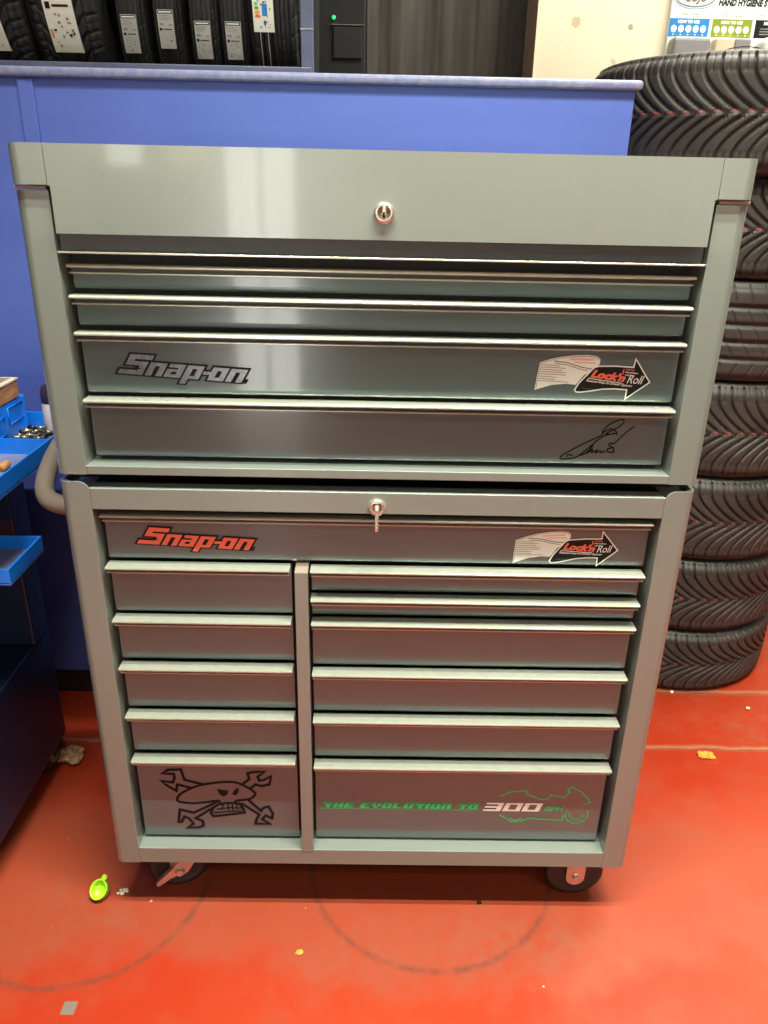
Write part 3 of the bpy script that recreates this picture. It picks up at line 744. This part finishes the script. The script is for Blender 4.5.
stack = [  # z0, z1, cx, cy, scale, rot
    (.000, .203, .955, 1.108, 1., .10, 'bottom tyre of the right-hand stack, resting on the red floor'),
    (.203, .436, .962, 1.115, 1., .62, 'tyre second from the bottom of the right-hand stack'),
    (.436, .684, .968, 1.115, 1., 1.3, 'tyre third from the bottom of the stack, beside the cabinet top'),
    (.684, .949, .968, 1.118, 1., 2.1, 'tyre right below the ribbed tyre in the stack'),
    (.949, 1.205, .972, 1.118, .995, .4, 'the only stacked tyre with straight circumferential ribs'),
    (1.205, 1.441, .972, 1.115, .99, 2.9, 'tyre second from the top of the stack, above the ribbed one'),
    (1.441, 1.699, .905, 1.100, 1.070, .9, 'topmost tyre of the stack, under the hand hygiene board')]
for z0, z1, cx, cy, sc, ro_, lb in stack:
    o = bpy.data.objects.new('tyre', RIB if 'ribs' in lb else VEE); COL.objects.link(o)
    o.location = (cx, cy, (z0 + z1) / 2); k = (z1 - z0) / .243; o.scale = (sc, sc, k); o.rotation_euler = (0, 0, ro_)
    tag(o, lb, 'tyre', 'tyres stacked flat on the floor')

# ------------------------------------------------------------------ blue tyre rack with sheet front
rack = thing('tyre_rack', 'long blue sheet-metal fronted tyre rack standing behind the tool cabinet', 'rack', (-.6, .95, 0))
RL = -2.3
MB().box(RL, .545, .730, .742, .085, 1.602, 'blue', .002).box(RL, .545, .742, .748, .085, 1.602, 'cart_body').build('front_panel', rack)
MB().box(.541, .547, .748, .95, .085, 1.602, 'blue').build('end_panel', rack)
MB().box(RL, .54, .745, 1.0, 0, .085, 'dark').build('plinth', rack)
MB().box(-.792, -.757, .722, .731, .085, 1.600, 'blue', .003).build('seam_strip', rack)
MB().box(RL, .557, .712, .800, 1.602, 1.622, 'ledge', .008, 3).build('ledge', rack)
MB().box(RL, -.165, .815, .835, 1.622, 1.644, 'rack_post', .002).build('retaining_rail', rack)
for x in (-2.0, -.1745):
    mb = MB(); mb.box(x - .0135, x + .0135, .822, .850, 1.622, 2.45, 'rack_post', .0015); mb.box(x - .012, x + .020, .850, .854, 1.622, 2.45, 'darkmetal')
    mb.box(x - .0145, x + .0145, .820, .824, 1.7175, 1.7195, 'alu')
    mb.build('post', rack)
for x in (-2.0, -.25):
    MB().box(x - .018, x + .018, 1.475, 1.505, 0, 2.45, 'rack_post').build('post', rack)
MB().box(-2.0, -.179, .85, 1.50, 2.45, 2.48, 'darkmetal').build('added_shade_deck', rack)  # deck out of view, added to block light above the rack tyres
for y, z in ((.955, 1.585), (1.345, 1.585)):
    MB().tube([(RL, y, z), (-.165 if y > .9 else .5, y, z)], .013, 'rack_post', 12).build('support_bar', rack)
mb = MB()
for x in (-2.0, -.1725):
    MB().box(x - .012, x + .012, .85, 1.47, 1.560, 1.572, 'rack_post').build('cross_beam', rack)

RV = tyre_mesh('narrow_vee_tyre', 'vee', R=.325, hw=.083, tread=.070, U=768, mats=('tyre_rack', 'tyre_rack'), N_=56)
RR = tyre_mesh('narrow_rib_tyre', 'rib', R=.325, hw=.062, tread=.052, U=768, mats=('tyre_rack', 'tyre_rack'), N_=56)
RB2 = tyre_mesh('small_rib_tyre', 'rib', R=.27, hw=.0348, tread=.029, U=640, mats=('tyre_rack', 'tyre_rack'), N_=56)
def label_patch(parent, Rr, c, w, z_low, z_high, skew, kind, seed):
    """paper label wrapped on the tread: c = wheel centre (x,y,z)"""
    mb = MB(); rnd = random.Random(seed); L_ = z_high - z_low
    def P3(u, v, lift):       # u across 0..1, v up 0..1 measured along the tread arc
        a0 = math.asin(max(-1, min(1, (z_low - c[2]) / Rr))); a = a0 + v * L_ / Rr
        r_ = Rr + .0022 + lift
        return (c[0] + (-.022 if kind == 'colour' else 0) + (u - .5) * w + skew * (v - .5), c[1] - r_ * math.cos(a), c[2] + r_ * math.sin(a))
    def rect(u0, u1, v0, v1, mat, lift):
        n = max(1, int((v1 - v0) * 12)); vs = []; fs = []
        for i in range(n + 1):
            v = v0 + (v1 - v0) * i / n; vs += [P3(u0, v, lift), P3(u1, v, lift)]
        for i in range(n): fs.append((2 * i, 2 * i + 1, 2 * i + 3, 2 * i + 2))
        mb.add(vs, fs, mat)
    rect(0, 1, 0, 1, 'label_dim' if kind == 'dim' else 'cream_print', 0)
    if kind == 'colour':
        rect(.28, .31, -.55, 0, 'grey_string', 0); rect(.66, .69, -.55, 0, 'grey_string', 0)
    rect(.04, .96, .90, .98, 'black_print', .0004)
    rect(.10, .90, .925, .955, 'white', .0007)
    for k in range(4): rect(.12, .12 + rnd.uniform(.4, .75), .84 - k * .035, .85 - k * .035, 'grey_print', .0004)
    rect(.10, .36, .60, .66, 'grey_print', .0004); rect(.66, .90, .60, .63, 'grey_print', .0004)
    rect(.08, .24, .47, .54, 'black_print', .0004); rect(.30, .85, .49, .515, 'black_print', .0004)
    cols = ['green_print', 'lime_print', 'orange_leaf', 'red_print']
    if kind == 'colour':
        for k in range(4): rect(.10, .24 + k * .04, .36 - k * .055, .40 - k * .055, cols[k], .0004)
        rect(.45, .70, .22, .38, 'blue_print', .0004); rect(.52, .60, .10, .16, 'black_print', .0004)
    for k in range(16):
        a, b_ = rnd.uniform(.08, .82), rnd.uniform(.05, .42); rect(a, a + rnd.uniform(.03, .09), b_, b_ + rnd.uniform(.012, .03), rnd.choice(['black_print', 'grey_print', 'grey_print', 'blue_print'] if kind == 'colour' else ['black_print', 'grey_print', 'grey_print']), .0008)
    if kind == 'colour2': rect(.05, .13, .16, .26, 'orange_leaf', .0006)
    mb.keepn = True
    o = mb.build('paper_label', parent, org=(0, 0, 0)); return o
def rack_tyre(me, Rr, c, hwscale, lb, lab, roll):
    root = thing('tyre', lb, 'tyre', c, 'tyres standing in the blue rack')
    o = bpy.data.objects.new('tread_body', me); COL.objects.link(o); o.parent = root; o.rotation_euler = (0, PI / 2, 0)
    md = Matrix.Rotation(roll, 4, 'X') @ Matrix.Rotation(PI / 2, 4, 'Y'); o.rotation_euler = md.to_euler()
    if lab:
        q = label_patch(root, Rr, c, *lab)
        q.location = tuple(-Vector(c))
    return root
CZ = 1.862
rack_tyre(RV, .325, (-.895, 1.15, CZ), 1, 'standing rack tyre at the far left picture edge, label half cut off', (.062, 1.672, 1.86, -.012, 'mono', 1), .1)
rack_tyre(RV, .325, (-.726, 1.15, CZ), 1, 'second standing rack tyre from the left, with a long crooked paper label', (.066, 1.672, 1.86, -.004, 'colour2', 2), .5)
rack_tyre(RR, .325, (-.2505, 1.15, CZ), 1, 'standing rack tyre right beside the upright post, label with coloured bars', (.046, 1.717, 1.86, .0, 'colour', 3), .9)
for i, (x, zl, lb) in enumerate(((-.584, 1.676, 'leftmost of the narrow tyres set back between the wide rack tyres'),
                                 (-.500, 1.686, 'second narrow set-back tyre, its label hanging highest'),
                                 (-.418, 1.668, 'third narrow set-back tyre, its label hanging lowest'),
                                 (-.3480, 1.668, 'narrow set-back tyre half hidden by the wide tyre beside the post'))):
    rack_tyre(RB2, .27, (x, 1.150, 1.79), 1, lb, (.036, zl, zl + .076, .0, 'dim', 10 + i), .2 + i)

# dark area behind the rack: electrical box with a green light, hanging curtain panel
box = thing('electrical_box', 'dark metal electrical box with a small green light behind the rack post', 'electrical box', (-.15, 1.74, 1.60))
MB().box(-.235, -.062, 1.70, 1.95, 1.55, 2.30, 'darkmetal', .004).build('enclosure', box)
MB().box(-.165, -.072, 1.694, 1.70, 1.78, 1.868, 'dark', .002).build('panel', box)
MB().box(-.170, -.066, 1.693, 1.70, 1.8725, 1.8750, 'grey_print').build('seam_line', box)
MB().lathe([(.0005, .006), (.005, .005), (.006, 0)], 'led', Matrix.Translation((-.163, 1.70, 1.894)) @ Matrix.Rotation(PI / 2, 4, 'X'), 16).build('indicator_light', box)
MB().box(-.225, -.075, 1.72, 1.95, 0, 1.55, 'darkmetal').build('pedestal', box)
mb = MB()
n = 60; vs = []
for i in range(n + 1):
    x = -.06 + (.60 - -.06) * i / n; y = 1.90 + .006 * math.sin(i * .45) + .002 * math.sin(i * 2.3)
    vs += [(x, y, .02), (x, y, 2.9)]
for off in (0, .006):
    mb.add([(a, b_ + off, c_) for a, b_, c_ in vs], [(2 * i, 2 * i + 1, 2 * i + 3, 2 * i + 2) for i in range(n)], 'curtain', True)
mb.box(-.08, .62, 1.885, 1.915, 2.9, 2.93, 'rack_post')
tag(mb.build('strip_curtain', org=(.27, 1.9, 0)), 'dark grey hanging curtain beyond the end of the cream wall', 'curtain')

# ------------------------------------------------------------------ hand hygiene board
brd = thing('hygiene_board', 'white hand hygiene station board with blue, lime and black panels on cream wall', 'board', (1.2, 1.588, 1.72))
YB = 1.580
MB().box(.868, 1.62, YB, 1.598, 1.60, 2.20, 'white', .003).build('backboard', brd)
pr_ = MB(); y = YB - .0006
def ell(mb, cx, cz, rx, rz, w, mat, yy):
    mb.ribbon([(cx + rx * math.cos(a * PI / 18), cz + rz * math.sin(a * PI / 18)) for a in range(36)], w, yy, mat, closed=True)
ell(pr_, .938, 1.949, .060, .025, .0035, 'grey_print', y)
ell(pr_, .940, 1.948, .068, .030, .0015, 'blue_print', y)
text_mesh(pr_, 'GOJO', .906, 1.938, .021, y, 'grey_print', .15, .068, .0018)
text_mesh(pr_, 'HAND HYGIENE STATION', 1.010, 1.9285, .0165, y, 'black_print', .12, .215, .0012)
text_mesh(pr_, 'HAND WASH', .898, 1.9020, .0062, y, 'grey_print', 0, .058)
text_mesh(pr_, 'HEAVY DUTY', 1.030, 1.9080, .0052, y, 'grey_print', 0, .052)
text_mesh(pr_, 'HAND CLEANER', 1.020, 1.8985, .0058, y, 'grey_print', 0, .070)
text_mesh(pr_, 'HAND SANITISER', 1.135, 1.9020, .0058, y, 'grey_print', 0, .075)
for x0, mat in ((.868, 'blue_print'), (1.000, 'lime_print'), (1.132, 'black_print')):
    pr_.flat([(x0, 1.845), (x0 + .1225, 1.845), (x0 + .1225, 1.893), (x0, 1.893)], y, mat)
    text_mesh(pr_, 'HOW TO USE', x0 + .026, 1.8805, .0078, y - .0005, 'white', .0, .066, .0007)
    if mat != 'black_print':
        for k in range(5):
            cx = x0 + .0155 + k * .0225; cz = 1.8655
            pr_.flat([(cx + .0088 * math.cos(a * PI / 8), cz + .0100 * math.sin(a * PI / 8)) for a in range(16)], y - .0006, 'white')
            pr_.ribbon([(cx - .003, cz - .003), (cx + .001, cz + .001), (cx + .003, cz + .004)], .0012, y - .0010, 'grey_print')
            pr_.flat([(cx - .002, cz - .0165), (cx + .002, cz - .0165), (cx + .002, cz - .0135), (cx - .002, cz - .0135)], y - .0006, 'white')
    else:
        for k in range(3): pr_.flat([(x0 + .016, 1.868 - k * .007), (x0 + .07, 1.868 - k * .007), (x0 + .07, 1.871 - k * .007), (x0 + .016, 1.871 - k * .007)], y - .0006, 'grey_print')
pr_.decal = True; pr_.build('printing', brd)
M['disp'] = simple('grey_dispenser_plastic', (.24, .23, .23), .35, var=.05)
MB().box(.8700, .9850, 1.520, 1.580, 1.66, 1.838, 'disp', .012, 3).build('dispenser', brd)
MB().box(1.003, 1.062, 1.535, 1.580, 1.66, 1.838, 'beige', .006, 3).box(1.062, 1.112, 1.535, 1.580, 1.66, 1.838, 'disp', .006, 3).build('dispenser', brd)
MB().box(1.135, 1.25, 1.50, 1.580, 1.66, 1.838, 'bottle', .016, 3).build('dispenser', brd)
# thin black wire lying on top of the tyre stack
tag(MB().tube(cat3([(.78, .88, 1.7015), (.80, .90, 1.712), (.83, .90, 1.717), (.86, .90, 1.716), (.89, .885, 1.708)]), .0012, 'black_print', 8).build('wire', org=(.82, .89, 1.705)), 'thin black wire arching on top of the stacked tyres', 'wire')

# ------------------------------------------------------------------ blue service cart at the left
cart = thing('service_cart', 'blue service cart with open trays at the left edge, partly in shadow', 'cart', (-1.05, .3, 0))
cb = MB()
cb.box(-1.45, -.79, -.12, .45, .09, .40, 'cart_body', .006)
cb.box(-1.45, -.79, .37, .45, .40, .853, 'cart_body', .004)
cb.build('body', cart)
def tray(name, x0, x1, y0, y1, zb, zt, div=None, t=.004):
    mb = MB()
    mb.box(x0, x1, y0, y1, zb, zb + .003, 'tray_floor')
    mb.box(x0, x1, y0, y0 + t, zb, zt, 'cart_blue', .001); mb.box(x0, x1, y1 - t, y1, zb, zt, 'cart_blue', .001)
    mb.box(x0, x0 + t, y0 + t, y1 - t, zb, zt, 'cart_blue', .001); mb.box(x1 - t, x1, y0 + t, y1 - t, zb, zt, 'cart_blue', .001)
    mb.box(x0, x1, y0, y1, zb - .002, zb, 'cart_blue')
    o = mb.build(name, cart)
    if div: MB().box(x0 + t, x1 - t, div - .002, div + .002, zb + .003, zt - .001, 'cart_blue').build('divider', o)
    return o
tray('upper_tray', -1.45, -.700, .02, .622, .853, .891, .412)
tray('lower_tray', -1.45, -.700, .145, .300, .683, .715)
mb = MB().box(-1.30, -1.22, .30, .38, .40, .68, 'cart_body').build('tray_bracket', cart)
mb = MB()
for y in (.02, .42):
    x = -.83
    mb = MB(); Tm = Matrix.Translation((x, y, .055)) @ Matrix.Rotation(PI / 2, 4, 'Y')
    mb.lathe([(.012, -.016), (.038, -.016), (.050, -.014), (.055, -.006), (.055, .006), (.050, .014), (.038, .016), (.012, .016)], 'rubber_black', Tm, 32)
    mb.lathe([(.0005, -.017), (.030, -.017), (.034, -.012)], 'grip', Tm, 24); mb.lathe([(.034, .012), (.030, .017), (.0005, .017)], 'grip', Tm, 24)
    mb.box(x - .024, x - .020, y - .02, y + .02, .05, .092, 'darkmetal'); mb.box(x + .020, x + .024, y - .02, y + .02, .05, .092, 'darkmetal')
    mb.build('caster', cart)
    mb = MB(); Tm = Matrix.Translation((-1.38, y, .055)) @ Matrix.Rotation(PI / 2, 4, 'Y')
    mb.lathe([(.0005, -.016), (.038, -.016), (.050, -.014), (.055, 0), (.050, .014), (.038, .016), (.0005, .016)], 'rubber_black', Tm, 24); mb.box(-1.40, -1.36, y - .02, y + .02, .07, .092, 'darkmetal'); mb.build('caster', cart)

# blue organiser case standing in the rear of the tray, wooden box on top
oc = MB(); oc.box(-1.20, -.822, .30, .588, .857, .9425, 'cart_blue', .004)
o = tag(oc.build('organizer_case', org=(-1.0, .44, .857)), 'blue moulded organizer case under the wooden box in the cart tray', 'case')
rb = MB()
def loop(y0, y1, z0, z1):
    P_ = [(-.8205, y0, z0), (-.8205, y0, z1), (-.8205, y1, z1), (-.8205, y1, z0), (-.8205, y0, z0)]
    rb.tube(P_, .0014, 'cart_blue', 8)
loop(.43, .475, .880, .918); loop(.495, .565, .895, .932)
rb.build('raised_rib', o)
wb = MB(); wb.box(-1.16, -.820, .33, .560, .9445, .9825, 'wood', .0015)
wb.box(-1.162, -.818, .328, .562, .9825, .9870, 'beige', .001)
wb.box(-1.150, -.830, .340, .550, .9870, .9880, 'grip')
tag(wb.build('wooden_box', org=(-1.0, .44, .9445)), 'flat wooden box with a dark top on the blue case', 'box')
bt = MB(); bt.lathe([(.0005, 0), (.021, 0), (.0235, .004), (.0235, .080), (.0225, .086)], 'bottle', Matrix.Translation((-.7300, .520, .8562)), 32)
b_o = tag(bt.build('spray_bottle', org=(-.73, .52, .8562)), 'small white bottle with a rounded dark purple cap in the cart tray', 'bottle')
MB().lathe([(.0225, .086), (.0235, .088), (.0238, .108), (.0215, .120), (.015, .1275), (.007, .1300), (.0005, .1303)], 'purple', Matrix.Translation((-.7300, .520, .8562)), 32).build('cap', b_o)
# loose sockets and bits
def bit(x, y, z, L_, r_, yaw, mat, label, cat='socket', roll=0):
    mb = MB(); T_ = Matrix.Translation((x, y, z + r_)) @ Matrix.Rotation(yaw, 4, 'Z') @ Matrix.Rotation(PI / 2 + roll, 4, 'Y')
    mb.lathe([(r_ * .55, -L_ / 2 + .003), (r_ * .6, -L_ / 2), (r_, -L_ / 2), (r_, -L_ * .05), (r_ * .82, L_ * .05), (r_ * .82, L_ / 2), (r_ * .4, L_ / 2), (.0004, L_ / 2 - .002)], mat, T_, 12)
    tag(mb.build('socket', org=(x, y, z)), label, cat, 'loose sockets in the cart tray')
rnd = random.Random(5)
lbs = 'loose steel and black sockets heaped in the rear of the upper cart tray'
for lv, (nx, ny, sx, sy) in enumerate(((6, 6, .012, .022), (5, 5, .013, .024), (4, 4, .014, .026), (2, 2, .018, .03))):
    for i in range(nx):
        for j in range(ny):
            x = -.762 + (i - (nx - 1) / 2) * sx * 1.25 + rnd.uniform(-.002, .002); y = .480 + (j - (ny - 1) / 2) * sy * .85 + rnd.uniform(-.003, .003)
            if y > .50 and x > -.760 or lv == 0 and 0 < i < nx - 1 and 0 < j < ny - 1: continue
            bit(x, y, .8562 + lv * .0098, rnd.uniform(.015, .022), rnd.uniform(.0044, .0056), rnd.uniform(-.5, 1.2), 'steel' if (i * 3 + j * 5 + lv) % 4 else 'blacksteel', lbs)
pg = MB(); pg.lathe([(.0005, -.014), (.007, -.014), (.0085, -.010), (.0085, .010), (.007, .014), (.0005, .014)], 'tan', Matrix.Translation((-.757, .312, .8645)) @ Matrix.Rotation(PI / 2, 4, 'X'), 20)
tag(pg.build('wooden_plug', org=(-.757, .312, .8562)), 'small tan plug in the front compartment of the cart tray', 'plug')

# ------------------------------------------------------------------ litter on the floor
# lime bottle cap with a strap
c = thing('bottle_cap', 'lime green plastic cap with a hinge tab lying on the red floor', 'cap', (-.580, .044, 0))
Tm = Matrix.Translation((-.573, .029, .0185)) @ Matrix.Rotation(math.radians(-18), 4, 'Z') @ Matrix.Rotation(math.radians(40), 4, 'X')
MB().lathe([(.0005, -.011), (.0150, -.011), (.0168, -.009), (.0180, .006), (.0185, .0085), (.0160, .0090), (.0152, .002), (.0142, -.006), (.0005, -.006)], 'lime', Tm @ Matrix.Diagonal((1.05, 1.12, 1, 1)), 40).build('shell', c)
mb = MB(); bm = bmesh.new(); bmesh.ops.create_cube(bm, size=1, matrix=Tm @ Matrix.Translation((.003, .0250, .0065)) @ Matrix.Rotation(-.3, 4, 'Z') @ Matrix.Diagonal((.0105, .0100, .005, 1)))
bmesh.ops.bevel(bm, geom=list(bm.edges), offset=.0012, segments=2, affect='EDGES'); mb.bm(bm, 'lime'); mb.build('hinge_tab', c)
def crumb(name, x, y, r_, mat, label, cat, seed, flatn=.5, n=1, spread=0, str_=.6):
    rn = random.Random(seed); bmA = MB()
    for k in range(n):
        bm = bmesh.new(); bmesh.ops.create_icosphere(bm, subdivisions=3 if r_ > .015 else 2, radius=1)
        rx = r_ * rn.uniform(.6, 1.1) if n > 1 else r_; px = x + rn.uniform(-spread, spread); py = y + rn.uniform(-spread, spread) * .7
        off = Vector((rn.random() * 50, rn.random() * 50, 0))
        for v in bm.verts:
            d = 1 + str_ * noise.noise(v.co * 2.1 + off) + str_ * .5 * noise.noise(v.co * 5 + off)
            v.co = Vector((v.co.x * rx * d, v.co.y * rx * .8 * d, v.co.z * rx * flatn * d))
        mz = min(v.co.z for v in bm.verts)
        for v in bm.verts: v.co += Vector((px, py, -mz))
        bmA.bm(bm, mat)
    return tag(bmA.build(name, org=(x, y, 0)), label, cat)
crumb('crumpled_paper', -.797, .452, .033, 'leaf', 'crumpled brown paper scrap on the floor beside the cart wheel', 'litter', 3, .35, 1, 0, .9)
o = crumb('orange_scrap', .899, .493, .0085, 'orange_leaf', 'crumbly bright orange scrap on the floor right of the cabinet', 'litter', 8, .5, 16, .016, .8)
crumb('crumbs', -.532, .042, .0050, 'debris', 'pale crumbs on the floor beside the lime cap', 'litter', 21, .7, 6, .012, .7)['kind'] = 'stuff'
crumb('plaster_chip', .912, .779, .0075, 'white', 'white chip on the floor in front of the bottom tyre', 'litter', 31, .5, 2, .008, .5)
crumb('plaster_chip', 1.106, .703, .0060, 'debris', 'pale round chip on the floor right of the tyre stack', 'litter', 32, .6)
crumb('yellow_flake', -.139, -.0957, .0070, 'orange_leaf', 'small yellow flake on the floor in front of the cabinet', 'litter', 41, .3, 2, .005, .8)
crumb('black_sliver', .230, .0224, .0055, 'black_print', 'small black sliver on the floor under the cabinet edge', 'litter', 51, .3)
crumb('pale_flake', -.7705, .450, .0050, 'debris', 'tiny pale flake on the floor between cart and cabinet', 'litter', 61, .5)
for k in list(SC.objects):
    if '_o' in k: del k['_o']

# ------------------------------------------------------------------ world and colour
w = bpy.data.worlds.new('world'); SC.world = w; w.use_nodes = True
w.node_tree.nodes['Background'].inputs[0].default_value = (.9, .93, 1, 1); w.node_tree.nodes['Background'].inputs[1].default_value = .05
vs = SC.view_settings; vs.view_transform = 'Standard'; vs.look = 'None'; vs.gamma = 1; vs.use_curve_mapping = False; vs.exposure = 0.20
